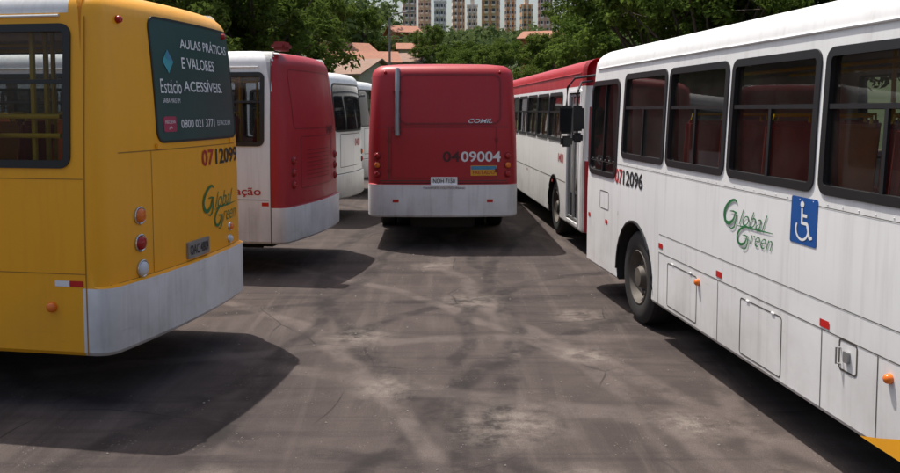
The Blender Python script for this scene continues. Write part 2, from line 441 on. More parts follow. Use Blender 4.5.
# ======== A : white bus, right foreground
def zA(c):
    if c.z>A.H-.12: return 1
    return 0
L=11.3
A=Bus('city_bus',"FL",(1.75,11.3),D(96.2),L=L,H=3.08,zone=zA,pal=[WHITE,ROOF,WHITE],zb=.6,bottom=.36)
sx=lambda s_: L-s_
for i in range(6):
    A.window('L',sx(1.62+1.39*i+.665),1.33,1.76,2.70,'slide'); 
A.window('L',sx(.88),1.16,1.50,2.66,'v',r=.14)
for i in range(6): A.window('R',sx(2.3+1.39*i+.665),1.33,1.76,2.70,'slide')
A.seats(1.2,8.9,SEATR,SEATO)
A.panel(A.glass,'F',0,2.05,2.2,1.25,.12,.006,DARKG)
A.text('07','L',sx(1.56),1.55,.27,.17,TXR,0,.02); A.text('12096','L',sx(2.05),1.55,.66,.17,TXB,0,.02)
globalgreen(A,'L',sx(4.80),1.43,1.0,.72)
A.panel(A.decal,'L',sx(5.63),1.56,.34,.315,.015,.003,BLUE)
def wc(b,side,a,z,k):
    g=b.sg(side); vs=[];fs=[];n=22
    for i in range(n+1):
        t=math.radians(150+250*i/n)
        for r in (.085,.067): vs.append(b.surf(side,a+g*(r*math.cos(t)-.01)*k,z+(r*math.sin(t)-.055)*k*.88,.0055))
    for i in range(n): fs.append((2*i,2*i+1,2*i+3,2*i+2))
    b.decal.add(vs,fs,TXW)
    vs=[b.surf(side,a+g*(-.02+.024*math.cos(2*math.pi*i/14))*k,z+(.125+.024*math.sin(2*math.pi*i/14))*k*.88,.0055) for i in range(14)]
    b.decal.add(vs,[tuple(range(14))],TXW)
    for p,q in (((-.02,.095),(-.015,-.02)),((-.015,-.01),(.05,-.01)),((.045,-.005),(.085,-.11)),((.08,-.11),(.115,-.10)),((-.02,.045),(.045,.045))):
        b.line(side,a+g*p[0]*k,z+p[1]*k*.88,a+g*q[0]*k,z+q[1]*k*.88,.021*k,.0055,TXW)
wc(A,'L',sx(5.63),1.555,1.05)
for s_,zz in ((2.95,.97),(4.32,.95),(5.93,.94),(7.6,.94)):
    A.panel(A.decal,'L',sx(s_),zz,.11,.05,0,.004,STRR)
for s_ in (3.9,6.62): A.lamp('L',sx(s_),.80,.030,LO)
for s_ in (.35,1.1): A.panel(A.decal,'L',sx(s_),.97,.09,.05,0,.004,STRR)
A.rectline('L',sx(3.50),.63,.72,.42); A.rectline('L',sx(5.05),.63,.66,.44); A.rectline('L',sx(1.0),1.22,.36,.22)
A.rectline('L',sx(6.2),.80,.20,.20,.012); A.panel(A.trim,'L',sx(6.2),.80,.05,.07,.01,.02,GREYM,thick=.02)
A.trim.tube([A.surf('L',sx(6.12),.84,.0),A.surf('L',sx(6.12),.84,.03),A.surf('L',sx(6.12),.74,.03),A.surf('L',sx(6.12),.74,.0)],.006,GREYM,6)
A.line('L',sx(2.9),.90,sx(8.0),.90,.007); A.line('L',sx(.2),1.68,sx(10.9),1.68,.005)
for s_ in (1.55,2.9,4.3,5.9,6.5,7.3): A.line('L',sx(s_),.38 if s_>2.8 else 1.15,sx(s_),1.10 if s_<2.8 else .90,.007)
A.line('L',sx(2.9),1.08,sx(10.9),1.08,.006)
for s_ in (3.28,3.72,4.85,5.25): A.trim.rbox(A.surf('L',sx(s_),.846,.003),(.05,.010,.014),WHITE,.003)
for k in range(60):
    p=A.surf('L',sx(.3+k*.17),1.70,.001); A.trim.lathe(p,[(0,.006),(.003,.004),(.004,0)],ROOF,n=6)
vs=[];fs=[];n=24
for i in range(n+1):
    t=i/n; s_=6.35+4.5*t; top=.37+1.15*(math.sin(t*math.pi/2))**1.1
    vs+= [A.surf('L',sx(s_),.37,.003),A.surf('L',sx(s_),top,.003)]
for i in range(n): fs.append((2*i,2*i+1,2*i+3,2*i+2))
WHEELS_A=[L-8.6,L-2.12]
fs=[f for f in fs if abs((vs[f[0]].x+vs[f[2]].x)/2-WHEELS_A[0])>.8]
A.decal.add(vs,fs,YEL)
A.mirror('L'); A.mirror('R')
A.finish(WHEELS_A)

# ======== Y : yellow bus left foreground
def zY(c):
    if c.z>Y.H-.22 and c.x>.28: return 1
    if c.z<.95 and c.x<.17 : return 2
    if c.z>Y.H-.14 and c.x>.2: return 1
    return 0
Y=Bus('city_bus','RL',(-2.61,6.40),D(169.8),L=11,H=3.28,br=.09,rr=.12,zone=zY,pal=[YEL,ROOF,WHITEB,ROOF],zb=.95,bottom=.43,stations=(.17,.28),zlev=(.95,),lean=.08)
Y.seam=SEAMY
for i in range(7): Y.window('L',.23+.70+i*1.42,1.36,1.86,2.95,'slide')
for i in range(6): Y.window('R',.23+.70+i*1.42,1.36,1.86,2.95,'slide')
Y.seats(1.3,9,SEATO,SEATR)
Y.inter.tube([(.75,.95,1.13),(.75,.95,2.98)],.022,POLEY); Y.inter.tube([(.95,.5,1.13),(.95,.5,2.98)],.022,POLEY); Y.inter.tube([(.45,1.05,2.25),(1.5,1.05,2.25)],.02,POLEY); Y.inter.tube([(.45,1.05,2.1),(1.5,1.05,2.1)],.02,POLEY)
Y.line('L',.14,.44,.14,3.0,.010); Y.line('L',.14,1.06,10.5,1.06,.007); Y.line('L',.15,1.78,10.5,1.78,.007); Y.line('L',1.45,.45,1.45,1.78,.007)
Y.panel(Y.decal,'L',.22,.985,.11,.045,0,.004,STRR,2,1); Y.panel(Y.decal,'L',.34,.985,.12,.045,0,.004,TXW,2,1); 
Y.lamp('L',.43,.80,.04,LO)
ay=lambda w:1.25-w
Y.panel(Y.decal,'B',ay(1.54),2.55,1.62,1.02,.09,.006,ADG,16,6)
Y.ring(Y.trim,'B',ay(1.54),2.55,1.65,1.05,.10,.02,.009,RUB,.02)
Y.text('AULAS PRÁTICAS','B',ay(1.72),2.89,1.06,.105,TXW,0,.012,.010)
Y.text('E VALORES','B',ay(1.53),2.71,.68,.10,TXW,0,.012,.010)
Y.text('ACESSÍVEIS.','B',ay(1.61),2.52,.84,.115,TXW,0,.012,.010)
Y.text('Estácio','B',ay(.98),2.50,.34,.12,TXW,0,0,.010)
vs=[Y.surf('B',ay(.96+u),2.71+v,.010) for u,v in ((0,.1),(.085,0),(0,-.1),(-.085,0))]; Y.decal.add(vs,[(0,1,2,3)],ADT)
vs=[Y.surf('B',ay(.96+u),2.71+v,.012) for u,v in ((0,.1),(.085,0),(0,.02),(-.03,.03))]; Y.decal.add(vs,[(0,1,2,3)],STRB)
Y.text('SAIBA MAIS EM','B',ay(.97),2.38,.28,.04,TXW,0,0,.010)
Y.panel(Y.decal,'B',ay(.92),2.18,.20,.13,.02,.009,ADR); Y.text('INSCREVA','B',ay(.92),2.20,.16,.03,TXW,0,0,.012); Y.text('JÁ','B',ay(.92),2.15,.06,.03,TXW,0,0,.012)
Y.text('0800 021 3771','B',ay(1.44),2.18,.68,.075,TXW,0,.01,.010)
Y.text('ESTACIO.BR','B',ay(2.03),2.18,.36,.05,TXW,0,.0,.010)
Y.text('07','B',ay(1.60),1.86,.26,.15,TXR,0,.02); Y.text('12099','B',ay(2.08),1.86,.60,.15,TXB,0,.02)
globalgreen(Y,'B',ay(1.88),1.40,1.0,.85)
for w_,z_,m_ in ((.44,1.46,LO),(.44,1.24,LR),(.46,1.03,LW)): Y.lamp('B',ay(w_),z_,.058,m_,CHR)
for w_,z_,m_ in ((2.12,1.15,LO),(2.1,1.03,LW)): Y.lamp('B',ay(w_),z_,.035,m_,CHR)
Y.lamp('B',ay(.34),3.0,.03,LR); Y.lamp('B',ay(2.2),3.02,.03,LR)
Y.panel(Y.trim,'B',ay(1.35),1.06,.42,.15,.01,.02,GREYM,thick=.02); Y.text('OAC 4804','B',ay(1.35),1.06,.36,.09,TXB,0,.01,.023)
Y.line('B',ay(.20),1.97,ay(2.3),1.97,.009)
Y.line('B',ay(.62),.97,ay(.62),1.97,.006)
Y.line('B',ay(.08),.96,ay(2.42),.96,.014,.003,SEAM)
for w_ in (.72,2.2): Y.trim.rbox(Y.surf('B',ay(w_),2.0,.008),(.02,.07,.05),YEL,.006)
Y.finish([3.1,8.6],hatch=False)

# ======== S : white bus with red rear (left second)
def zS(c):
    if c.z<.93 and c.x<.5: return 2
    if c.x<.17: return 1
    if c.z>S.H-.14: return 3
    return 0
S=Bus('city_bus','RL',(-2.30,11.75),D(170),L=11,H=3.16,br=.11,rr=.12,zone=zS,pal=[WHITE,RED,WHITEB,ROOF],zb=.95,bottom=.45,stations=(.17,.5),lean=.14)
for i in range(7): S.window('L',.22+.72+i*1.42,1.36,1.80,2.82,'slide')
for i in range(6): S.window('R',.22+.72+i*1.42,1.36,1.80,2.82,'slide')
S.seats(1.3,9,SEATR,SEATO)
S.line('L',.20,1.06,10.5,1.06,.01); S.line('L',.17,.46,.17,3.0,.012)
S.text('integração','L',.74,1.16,.86,.14,TXR,0,.01); S.panel(S.decal,'L',.25,1.0,.10,.05,0,.004,STRR)
for z_ in (1.25,1.42,1.59): S.lamp('B',ay(.32),z_,.05,LR,REDD); S.lamp('B',ay(2.2),z_,.05,LR,REDD)
S.rectline('B',0,2.45,1.8,.85,.015,.003,REDD,.1); S.rectline('B',0,1.55,1.4,.75,.015,.003,REDD,.05)
for k in range(8): S.line('B',.5,1.3+.06*k,-.5,1.3+.06*k,.016,.003,REDD)
S.text('0409','B',-.6,2.0,.45,.13,TXD,0,.01)
S.line('B',1.2,.96,-1.2,.96,.015,.003)
S.trim.rbox((.1,.95,3.18),(.22,.3,.12),REDD,.04)
S.finish([3.1,8.6],hatch=False)

# ======== C : red bus centre, rear view
def zC(c):
    if c.z<1.075 and c.x<.6: return 2
    if c.x<.6: return 1
    if c.z>C.H-.14: return 3
    return 0
C=Bus('city_bus','RC',(-.12,14.25),D(91.0),L=11,H=3.10,br=.07,rr=.22,zone=zC,pal=[WHITE,RED,WHITEB,ROOF],zb=1.07,bottom=.53,stations=(.6,),zlev=(1.07,),lean=.16)
for sd in 'LR':
    for i in range(6): C.window(sd,.8+.70+i*1.42,1.36,1.78,2.72,'slide')
C.ring(C.trim,'B',-.12,2.48,1.70,.84,.14,.03,.012,REDD,.02)
C.panel(C.trim,'B',-.12,2.48,1.66,.80,.12,.006,RED,16,6)
C.ring(C.trim,'B',-.02,1.60,1.75,.86,.05,.012,.006,REDD,.01)
C.line('B',1.22,2.02,-1.22,2.02,.012,.004,SEAM)
C.line('B',1.20,1.13,-1.20,1.13,.014,.004,SEAM)
C.line('B',1.23,1.09,-1.23,1.09,.016,.003,RUB)
for sgn in (1,-1): C.line('B',sgn*.89,1.15,sgn*.89,2.0,.010,.004,SEAM)
C.text('04','B',-.14,1.53,.28,.175,TXD,0,.02,.008); C.text('09004','B',-.63,1.53,.66,.175,TXW,0,.02,.008)
C.text('COMIL','B',-.62,2.07+.05,.40,.07,CHR,.3,.02,.016)
C.panel(C.decal,'B',-.68,1.30,.44,.17,.01,.009,STRY); C.panel(C.decal,'B',-.68,1.345,.42,.06,0,.011,STRB); C.text('FRETADO','B',-.68,1.27,.36,.06,TXR,0,.0,.012)
C.panel(C.trim,'B',-.02,1.13,.44,.13,.01,.03,WHITE,thick=.03); C.text('NOH 7150','B',-.02,1.13,.36,.075,TXB,0,.01,.034)
C.text('TRANSPORTE COLETIVO URBANO','B',-.02,1.015,.7,.035,TXD,0,0,.006)
for sgn in (1,-1):
    for z_,m_ in ((1.24,LR),(1.39,LO),(1.54,LR)): C.lamp('B',sgn*1.08,z_,.05,m_,REDD)
    C.lamp('B',sgn*.95,2.92,.025,LR)
    C.panel(C.decal,'B',sgn*.78,.80,.10,.05,0,.004,STRR)
    for z_ in (1.3,1.8): C.trim.rbox(C.surf('B',sgn*.89,z_,.01),(.02,.05,.07),REDD,.005)
p=[C.surf('B',.75,1.88,.05),C.surf('B',.75,2.1,.06),C.surf('B',.75,2.75,.05),C.surf('B',.75,2.98,.0)]
C.trim.tube(p,.042,GREYM,12); 
for z_ in (1.95,2.6): C.trim.rbox(C.surf('B',.75,z_,.03),(.07,.14,.03),REDD,.008)
C.seats(1.3,9,SEATR,SEATO)
C.finish([3.0,8.6],hatch=False)

# ======== further buses in the left row
def mk_far(world,phi,name='city_bus'):
    def z(c):
        return 0 if c.z<F.H-.14 else 1
    F=Bus(name,'RL',world,D(phi),L=11,H=3.12,br=.12,rr=.14,zone=z,pal=[WHITE,ROOF,WHITEB],zb=.95,bottom=.45)
    for sd in 'LR':
        for i in range(7): F.window(sd,.3+.70+i*1.42,1.36,1.78,2.72,'slide')
    F.panel(F.decal,'B',0,2.35,1.9,.95,.12,.006,DARKG); F.ring(F.trim,'B',0,2.35,1.96,1.01,.14,.04,.012,RUB,.02)
    for sgn in (1,-1):
        for z_,m_ in ((1.2,LR),(1.37,LO)): F.lamp('B',sgn*1.02,z_,.05,m_,RUB)
    F.line('B',1.15,.97,-1.15,.97,.016,.003); F.text('0408','B',-.5,1.6,.5,.16,TXR,0,.01)
    F.rectline('B',0,1.45,1.4,.7,.012)
    F.finish([3.1,8.6])
mk_far((-2.45,17.3),170); mk_far((-2.50,22.8),170); mk_far((-2.4,28.6),171)

# ======== B : red/white bus behind the right one, facing the camera
def zB(c):
    if c.x>B.L-.12: return 1
    if c.z>2.68: return 1
    if c.x>B.L-1.45 and c.z>1.0: return 0
    if c.z>B.H-.14: return 3
    return 0
LB=11
B=Bus('city_bus','FR',(2.08,13.35),D(-86.8),L=LB,H=3.16,zone=zB,pal=[WHITE,RED,WHITEB,RED],zb=.6,bottom=.36,stations=(LB-.12,LB-.4),zlev=(2.68,))
B.wins.append(('R',LB-.92,.95,1.52,2.15))
B.ring(B.trim,'R',LB-.92,1.52,1.02,2.22,.05,.045,.012,WHITEB,.06)
for dx in (-.24,.24):
    B.ring(B.trim,'R',LB-.92+dx,1.52,.44,2.08,.03,.035,-.015,GREYM,.03); B.panel(B.glass,'R',LB-.92+dx,1.52,.40,2.04,.02,-.03,GLS)
for i in range(6): B.window('R',LB-2.05-.60-i*1.42,1.34,1.74,2.62,'slide')
for i in range(6): B.window('L',LB-2.05-.60-i*1.42,1.34,1.74,2.62,'slide')
B.panel(B.glass,'F',0,2.0,2.15,1.25,.12,.006,DARKG); B.ring(B.trim,'F',0,2.0,2.2,1.3,.13,.03,.012,RUB,.02)
B.panel(B.decal,'F',0,2.86,1.5,.26,.05,.006,DARKG)
for sgn in (1,-1): B.lamp('F',sgn*.9,.85,.09,LW,CHR); B.lamp('F',sgn*1.08,.85,.05,LO,CHR)
B.line('R',.3,1.05,LB-1.5,1.05,.012); B.text('0408','R',LB-1.95,1.45,.5,.16,TXR,0,.01)
for x_ in (2,5,8.2): B.panel(B.decal,'R',x_,.98,.11,.05,0,.004,STRR)
B.mirror('R'); B.mirror('L'); B.seats(1.3,8.7,SEATR,SEATO)
B.finish([2.6,LB-2.6],hatch=False)

# ---------------------------------------------------------------- ground
def hz(y):
    xs=[-999,52,75,100,130,170,220,300,420,700]; zs_=[0,0,3,6,9.3,13,16,19,20,20]
    return float(np.interp(y,xs,zs_))
m,nt,b=newmat('dirt_ground'); tc=N(nt,'ShaderNodeTexCoord')
c=mixc(nt,noise(nt,tc.outputs['Object'],.15,6),(.06,.075,.03),(.16,.11,.07)); nt.links.new(c,b.inputs['Base Color']); b.inputs['Roughness'].default_value=.95
DIRT=m
G=Part(); G.add([(-1500,-600,-.004),(1500,-600,-.004),(1500,2500,-.004),(-1500,2500,-.004)],[(0,1,2,3)],DIRT); G.make('ground')
m,nt,b=newmat('asphalt'); tc=N(nt,'ShaderNodeTexCoord'); co=tc.outputs['Object']
n1=noise(nt,co,.35,8,.6,.4); n2=noise(nt,co,1.7,8,.65,.3); n3=noise(nt,co,90,3,.7)
c=mixc(nt,mapr(nt,n1,.3,.7),(.046,.035,.032),(.088,.068,.062))
c=mixc(nt,mapr(nt,n2,.42,.75,0,.6),c,(.125,.099,.088))
st=noise(nt,mapping(nt,co,(2.6,.22,1),(0,0,D(12))),1.4,7,.6,.6); c=mixc(nt,mapr(nt,st,.5,.70,0,.6),c,(.13,.103,.092))
st2=noise(nt,mapping(nt,co,(.25,3.2,1),(0,0,D(-18))),1.1,7,.6,.8); c=mixc(nt,mapr(nt,st2,.52,.72,0,.65),c,(.028,.022,.021))
st3=noise(nt,mapping(nt,co,(3.6,.16,1),(0,0,D(-35))),1.2,7,.6,.5); c=mixc(nt,mapr(nt,st3,.56,.72,0,.55),c,(.14,.112,.10))
brk=mapr(nt,noise(nt,co,2.2,6,.7),.36,.58)
warp=N(nt,'ShaderNodeVectorMath',operation='ADD')
nv=N(nt,'ShaderNodeTexNoise'); nv.inputs['Scale'].default_value=.5; nt.links.new(co,nv.inputs['Vector'])
sc=N(nt,'ShaderNodeVectorMath',operation='SCALE'); sc.inputs['Scale'].default_value=.7; nt.links.new(nv.outputs['Color'],sc.inputs[0])
nt.links.new(co,warp.inputs[0]); nt.links.new(sc.outputs[0],warp.inputs[1])
def dist(px,py,src):
    cx=N(nt,'ShaderNodeCombineXYZ'); cx.inputs[0].default_value=px; cx.inputs[1].default_value=py
    sp=N(nt,'ShaderNodeVectorMath',operation='MULTIPLY'); nt.links.new(src,sp.inputs[0]); sp.inputs[1].default_value=(1,1,0)
    d=N(nt,'ShaderNodeVectorMath',operation='DISTANCE'); nt.links.new(sp.outputs[0],d.inputs[0]); nt.links.new(cx.outputs[0],d.inputs[1]); return d.outputs['Value']
W=warp.outputs[0]
DK=(.022,.018,.017); LT=(.17,.137,.122)
for px,py,R_,wd,col,st_ in ((9,3,9.6,.16,DK,.85),(9,3,11.4,.16,DK,.8),(-9,4,9.4,.14,LT,.65),(-9,4,11.2,.14,LT,.6),(14,14,13.7,.18,LT,.55),(14,14,15.5,.18,DK,.75),(-20,10,21,.15,DK,.8),(-20,10,22.8,.15,LT,.6),(3,-8,17,.18,LT,.55),(3,-8,18.8,.18,DK,.7),(40,6,39.6,.13,DK,.8),(40,6,41.3,.13,DK,.75),(6,20,15.4,.18,DK,.6),(6,20,14.0,.18,LT,.5)):
    d=dist(px,py,W); a=mth(nt,'ABSOLUTE',mth(nt,'SUBTRACT',d,R_))
    f=mth(nt,'MULTIPLY',mth(nt,'MULTIPLY',mapr(nt,a,wd,wd*.3,0,1,True),brk),st_)
    c=mixc(nt,f,c,col)
for px,py,r in ((.45,6.15,.6),(1.75,6.2,.40),(-.95,8.6,.5),(.2,10.2,.6),(1.2,7.9,.45),(-1.5,5.2,.4),(-.2,12.6,.5),(.9,5.2,.4),(-.5,7.0,.4),(1.4,9.6,.4),(2.2,5.3,.3),(.1,4.9,.35)):
    f=mth(nt,'MULTIPLY',mth(nt,'MULTIPLY',mapr(nt,dist(px+.35,py+.35,W),r,r*.15,0,1,True),mapr(nt,noise(nt,co,5,7,.7),.4,.6)),.7); c=mixc(nt,f,c,(.26,.22,.19))
# hairline cracks
vc=N(nt,'ShaderNodeTexVoronoi',feature='DISTANCE_TO_EDGE'); vc.inputs['Scale'].default_value=.55; nt.links.new(W,vc.inputs['Vector'])
cr=mth(nt,'MULTIPLY',mapr(nt,vc.outputs['Distance'],.006,.001),mapr(nt,noise(nt,co,.6,3),.48,.56)); c=mixc(nt,mth(nt,'MULTIPLY',cr,.7),c,(.015,.013,.012))
c=mixc(nt,mapr(nt,n3,.35,.7,0,.5),c,(.026,.022,.021)); 
peb=N(nt,'ShaderNodeTexVoronoi'); peb.inputs['Scale'].default_value=34; nt.links.new(co,peb.inputs['Vector'])
pf=mth(nt,'MULTIPLY',mapr(nt,peb.outputs['Distance'],.22,.12),mapr(nt,noise(nt,co,3,5,.7),.55,.62)); c=mixc(nt,pf,c,(.2,.17,.15))
nt.links.new(c,b.inputs['Base Color']); b.inputs['Roughness'].default_value=.88; b.inputs['Specular IOR Level'].default_value=.25
bp=N(nt,'ShaderNodeBump'); bp.inputs['Strength'].default_value=.6; bp.inputs['Distance'].default_value=.014
nt.links.new(mth(nt,'ADD',n3,mth(nt,'MULTIPLY',n2,2.0)),bp.inputs['Height']); nt.links.new(bp.outputs[0],b.inputs['Normal'])
G=Part(); G.add([(-45,-25,0),(60,-25,0),(60,48,0),(-45,48,0)],[(0,1,2,3)],m); G.make('asphalt_parking_lot')
hm,nt,b=newmat('hill_grass'); tc=N(nt,'ShaderNodeTexCoord')
nt.links.new(mixc(nt,noise(nt,tc.outputs['Object'],.3,7),(.025,.045,.012),(.08,.10,.035)),b.inputs['Base Color']); b.inputs['Roughness'].default_value=1
G=Part(); nx,ny=60,50; vs=[]
for j in range(ny+1):
    y=50+650*(j/ny)**1.6
    for i in range(nx+1):
        x=-420+840*i/nx; vs.append((x,y,hz(y)-.02+ (.8*math.sin(x*.05+y*.03)+.5*math.sin(x*.13)) *clip((y-60)/40)))
G.add(vs,[(j*(nx+1)+i,j*(nx+1)+i+1,(j+1)*(nx+1)+i+1,(j+1)*(nx+1)+i) for j in range(ny) for i in range(nx)],hm); G.make('hill',smooth=True)
DB=plain('litter',(.22,.2,.17),.8,0,.5,1); G=Part()
for k in range(140):
    x=random.uniform(-2.6,2.8); y=random.uniform(4.2,14); r=random.uniform(.005,.014)
    t=random.random()*6; G.add([(x+r*math.cos(t+q*1.57)*random.uniform(.6,1.2),y+r*math.sin(t+q*1.57)*random.uniform(.6,1.2),.003) for q in range(4)]+[(x,y,r*.7+.003)],[(0,1,4),(1,2,4),(2,3,4),(3,0,4)],DB)
G.make('gravel_debris')

# ---------------------------------------------------------------- vegetation
def leafmat(name,a,b_):
    m=bpy.data.materials.new(name); m.use_nodes=True; nt=m.node_tree; nt.nodes.clear()
    out=N(nt,'ShaderNodeOutputMaterial'); tc=N(nt,'ShaderNodeTexCoord')
    nn=noise(nt,tc.outputs['Object'],.9,4,.6); oi=N(nt,'ShaderNodeObjectInfo')
    gi=N(nt,'ShaderNodeNewGeometry')
    c=mixc(nt,mapr(nt,nn,.35,.65),a,b_); c=mixc(nt,mth(nt,'MULTIPLY',gi.outputs['Random Per Island'],.5),c,tuple(x*1.5 for x in b_))
    c=mixc(nt,mth(nt,'MULTIPLY',oi.outputs['Random'],.4),c,(.10,.12,.03))
    d=N(nt,'ShaderNodeBsdfDiffuse'); t=N(nt,'ShaderNodeBsdfTranslucent'); nt.links.new(c,d.inputs[0]); nt.links.new(c,t.inputs[0])
    mx=N(nt,'ShaderNodeMixShader'); mx.inputs[0].default_value=.35; nt.links.new(d.outputs[0],mx.inputs[1]); nt.links.new(t.outputs[0],mx.inputs[2]); nt.links.new(mx.outputs[0],out.inputs[0]); return m
LF1=leafmat('leaves_a',(.048,.080,.016),(.09,.14,.028)); LF2=leafmat('leaves_b',(.065,.10,.02),(.12,.17,.035)); LFD=leafmat('leaves_far',(.050,.080,.030),(.095,.13,.05))  # leaves_far: paler tones stand in for haze over the distant trees
BARK=plain('bark',(.09,.07,.055),.9,0,.4,3)
def leaves(centers,sig,per,size,flat=.8):
    c=np.repeat(np.array(centers),per,0); n=len(c)
    sg_=np.repeat(np.array(sig),per)[:,None]
    d=rng.normal(size=(n,3)); d/=np.linalg.norm(d,axis=1)[:,None]; d*=rng.random((n,1))**.45; c=c+d*sg_*np.array([1,1,flat])
    nrm=d*.6+rng.normal(size=(n,3))*.5+np.array([0,0,.5]); nrm/=np.linalg.norm(nrm,axis=1)[:,None]
    a=np.cross(nrm,rng.normal(size=(n,3))); a/=np.linalg.norm(a,axis=1)[:,None]; b=np.cross(nrm,a)
    s=size*rng.uniform(.6,1.3,(n,1))
    V=np.stack([c-a*s,c+b*s*.45-a*s*.1,c+a*s,c-b*s*.45-a*s*.1],1).reshape(-1,3)
    return V,n
def leafobj(part,V,n,mat,mats2=None):
    o=len(part.v); part.v+=list(map(tuple,V)); k=part.mi(mat)
    for i in range(n): part.f.append((o+4*i,o+4*i+1,o+4*i+2,o+4*i+3))
    part.m+=[k]*n
def tree_mesh(seed,H,Rc,leaf,base=.3):
    rd=random.Random(seed); P=Part()
    top=H*.55
    P.tube([(0,0,-.3),(rd.uniform(-.2,.2),rd.uniform(-.2,.2),H*.2),(rd.uniform(-.4,.4),rd.uniform(-.4,.4),top)],[.32,.24,.14],BARK,9)
    cs=[];sg=[]
    for k in range(14):
        t=k*2.4+rd.uniform(-.4,.4); q=rd.random(); rr=Rc*(.25+.62*q); z=H*(base+.12)+ (H*(.86-base))*rd.random()*(1-.35*q)+.06*H
        c=Vector((rr*math.cos(t),rr*math.sin(t),z))
        st=Vector((0,0,H*rd.uniform(.2,.5))); mid=(st+c)/2+Vector((0,0,-.25))
        P.tube([st,mid,c],[.12,.07,.03],BARK,6)
        lr=Rc*rd.uniform(.28,.42)
        for j in range(11):
            d=Vector((rd.gauss(0,1),rd.gauss(0,1),rd.gauss(0,.8)+.25)).normalized()*lr*rd.uniform(.5,1.1)
            cs.append(c+d); sg.append(lr*rd.uniform(.28,.55))
            if j%3==0: P.tube([c,c+d],[.025,.01],BARK,4)
    h=len(cs)//2
    V,n=leaves([tuple(c) for c in cs[:h]],sg[:h],85,leaf); leafobj(P,V,n,LF1)
    V,n=leaves([tuple(c) for c in cs[h:]],sg[h:],85,leaf); leafobj(P,V,n,LF2)
    return P
protos=[]
for sd_,(H_,R_,lf) in enumerate(((10,4.2,.17),(11.5,4.8,.18),(9,4.4,.16))):
    o=tree_mesh(sd_+3,H_,R_,lf).make('broadleaf_tree'); protos.append(o)
first=[True]*3
def tree(k,x,y,sc=1,rz=None):
    if first[k]: o=protos[k]; first[k]=False
    else: o=bpy.data.objects.new('broadleaf_tree',protos[k].data); COL.objects.link(o)
    o.location=(x,y,hz(y)-.05); o.scale=(sc*random.uniform(.9,1.1),sc*random.uniform(.9,1.1),sc); o.rotation_euler=(0,0,rz if rz is not None else random.uniform(0,6))
for i,(x,y,s_) in enumerate(((-18,38,1.1),(-14.5,42,1.15),(-12.0,37,1.0),(-11,46,1.2),(-9.6,43,.9),(-21,44,1.2),(-26,40,1.1),(-16,50,1.2),(-31,44,1.2),(-12.5,58,1.2))): tree(i%3,x,y,s_)
for i,(x,y,s_) in enumerate(((9.4,41,.95),(11.2,37,1.0),(13.5,40,1.1),(15.5,36,1.0),(18.5,40,1.15),(21,35,1.0),(24.5,38,1.1),(28,33,1.05),(31,36,1.15),(12.0,47,1.1),(15,50,1.2),(20,48,1.2),(26,46,1.25),(35,30,1.1),(38,38,1.2),(17.5,30,.7),(24,28,.75),(30,24,.8))): tree((i+1)%3,x,y,s_)
for i,(x,y,s_) in enumerate(((-1.2,58,.42),(1.5,60,.46),(4.3,57,.48),(6.8,60,.62),(3,74,.42),(10.8,70,.8),(-.5,80,.45),(14,90,.9),(6,92,.5),(1,98,.42),(-17,82,1.1),(-21,92,1.25),(-24,76,1.2),(8.6,76,.5),(-2.6,78,.32),(-2.0,90,.42),(-9.8,66,.28),(-8.6,110,.45),(-11.5,114,.8),(-2.6,106,.5),(10.5,96,.4),(-14.5,100,1.0))): tree(i%3,x,y,s_)
cs=[];sg=[]
for k in range(1000):
    y=random.uniform(108,290); px=random.uniform(-330,330)+ (0 if random.random()<.7 else -150)
    x=px*y/860
    if -80<px<-36 and y<132: continue
    r=random.uniform(2.2,4.2); z=hz(y)
    hgt=random.uniform(3.5,6.5)+(5.5 if (-260<px<-62 and y<240) else 0)
    if px>-62 : hgt*=.75
    for j in range(7):
        cs.append((x+random.gauss(0,r*.5),y+random.gauss(0,r*.5),z+hgt*random.uniform(.35,1))); sg.append(r*random.uniform(.35,.6))
P=Part(); V,n=leaves(cs,sg,14,.60,.8); leafobj(P,V,n,LFD); P.make('distant_trees')

# ---------------------------------------------------------------- houses
TILE=plain('roof_tile',(.32,.135,.08),.85,0,.35,2); TILE2=plain('roof_tile_old',(.27,.17,.125),.9,0,.4,2)
WIN=plain('window_dark',(.06,.07,.08),.2)
def house(x,y,w,d,h,roofh,wall,tile,rz,base=None):
    z=(hz(y) if base is None else base)-1.0; e=empty('hillside_house',(x,y,z),rz); h+=1
    P=Part(); P.box(-w/2,w/2,-d/2,d/2,0,h,wall); P.make('walls',e)
    P=Part(); o=.45; t=.12
    vs=[(-w/2-o,-d/2-o,h+.02),(w/2+o,-d/2-o,h+.02),(w/2+o,0,h+roofh),(-w/2-o,0,h+roofh),(w/2+o,d/2+o,h+.02),(-w/2-o,d/2+o,h+.02)]
    vs+=[(a,b_,c-t) for a,b_,c in vs]
    P.add(vs,[(0,1,2,3),(3,2,4,5),(6,7,8,9),(9,8,10,11),(0,1,7,6),(4,5,11,10),(1,2,8,7),(2,4,10,8),(0,3,9,6),(3,5,11,9)],tile)
    P.add([(-w/2,-d/2,h),(-w/2,d/2,h),(-w/2,0,h+roofh-.2)],[(0,1,2)],wall); P.add([(w/2,-d/2,h),(w/2,d/2,h),(w/2,0,h+roofh-.2)],[(0,1,2)],wall)
    P.make('gable_roof',e)
    P=Part(); n=max(2,int(w/2.2))
    for i in range(n):
        a=-w/2+w*(i+.5)/n
        if i==n//2: P.box(a-.45,a+.45,-d/2-.03,-d/2+.02,h-2.6,h-.4,WIN)
        else: P.box(a-.5,a+.5,-d/2-.03,-d/2+.02,h-1.7,h-.6,WIN); P.box(a-.6,a+.6,-d/2-.08,-d/2-.031,h-1.8,h-1.71,wall)
    P.make('windows_and_door',e)
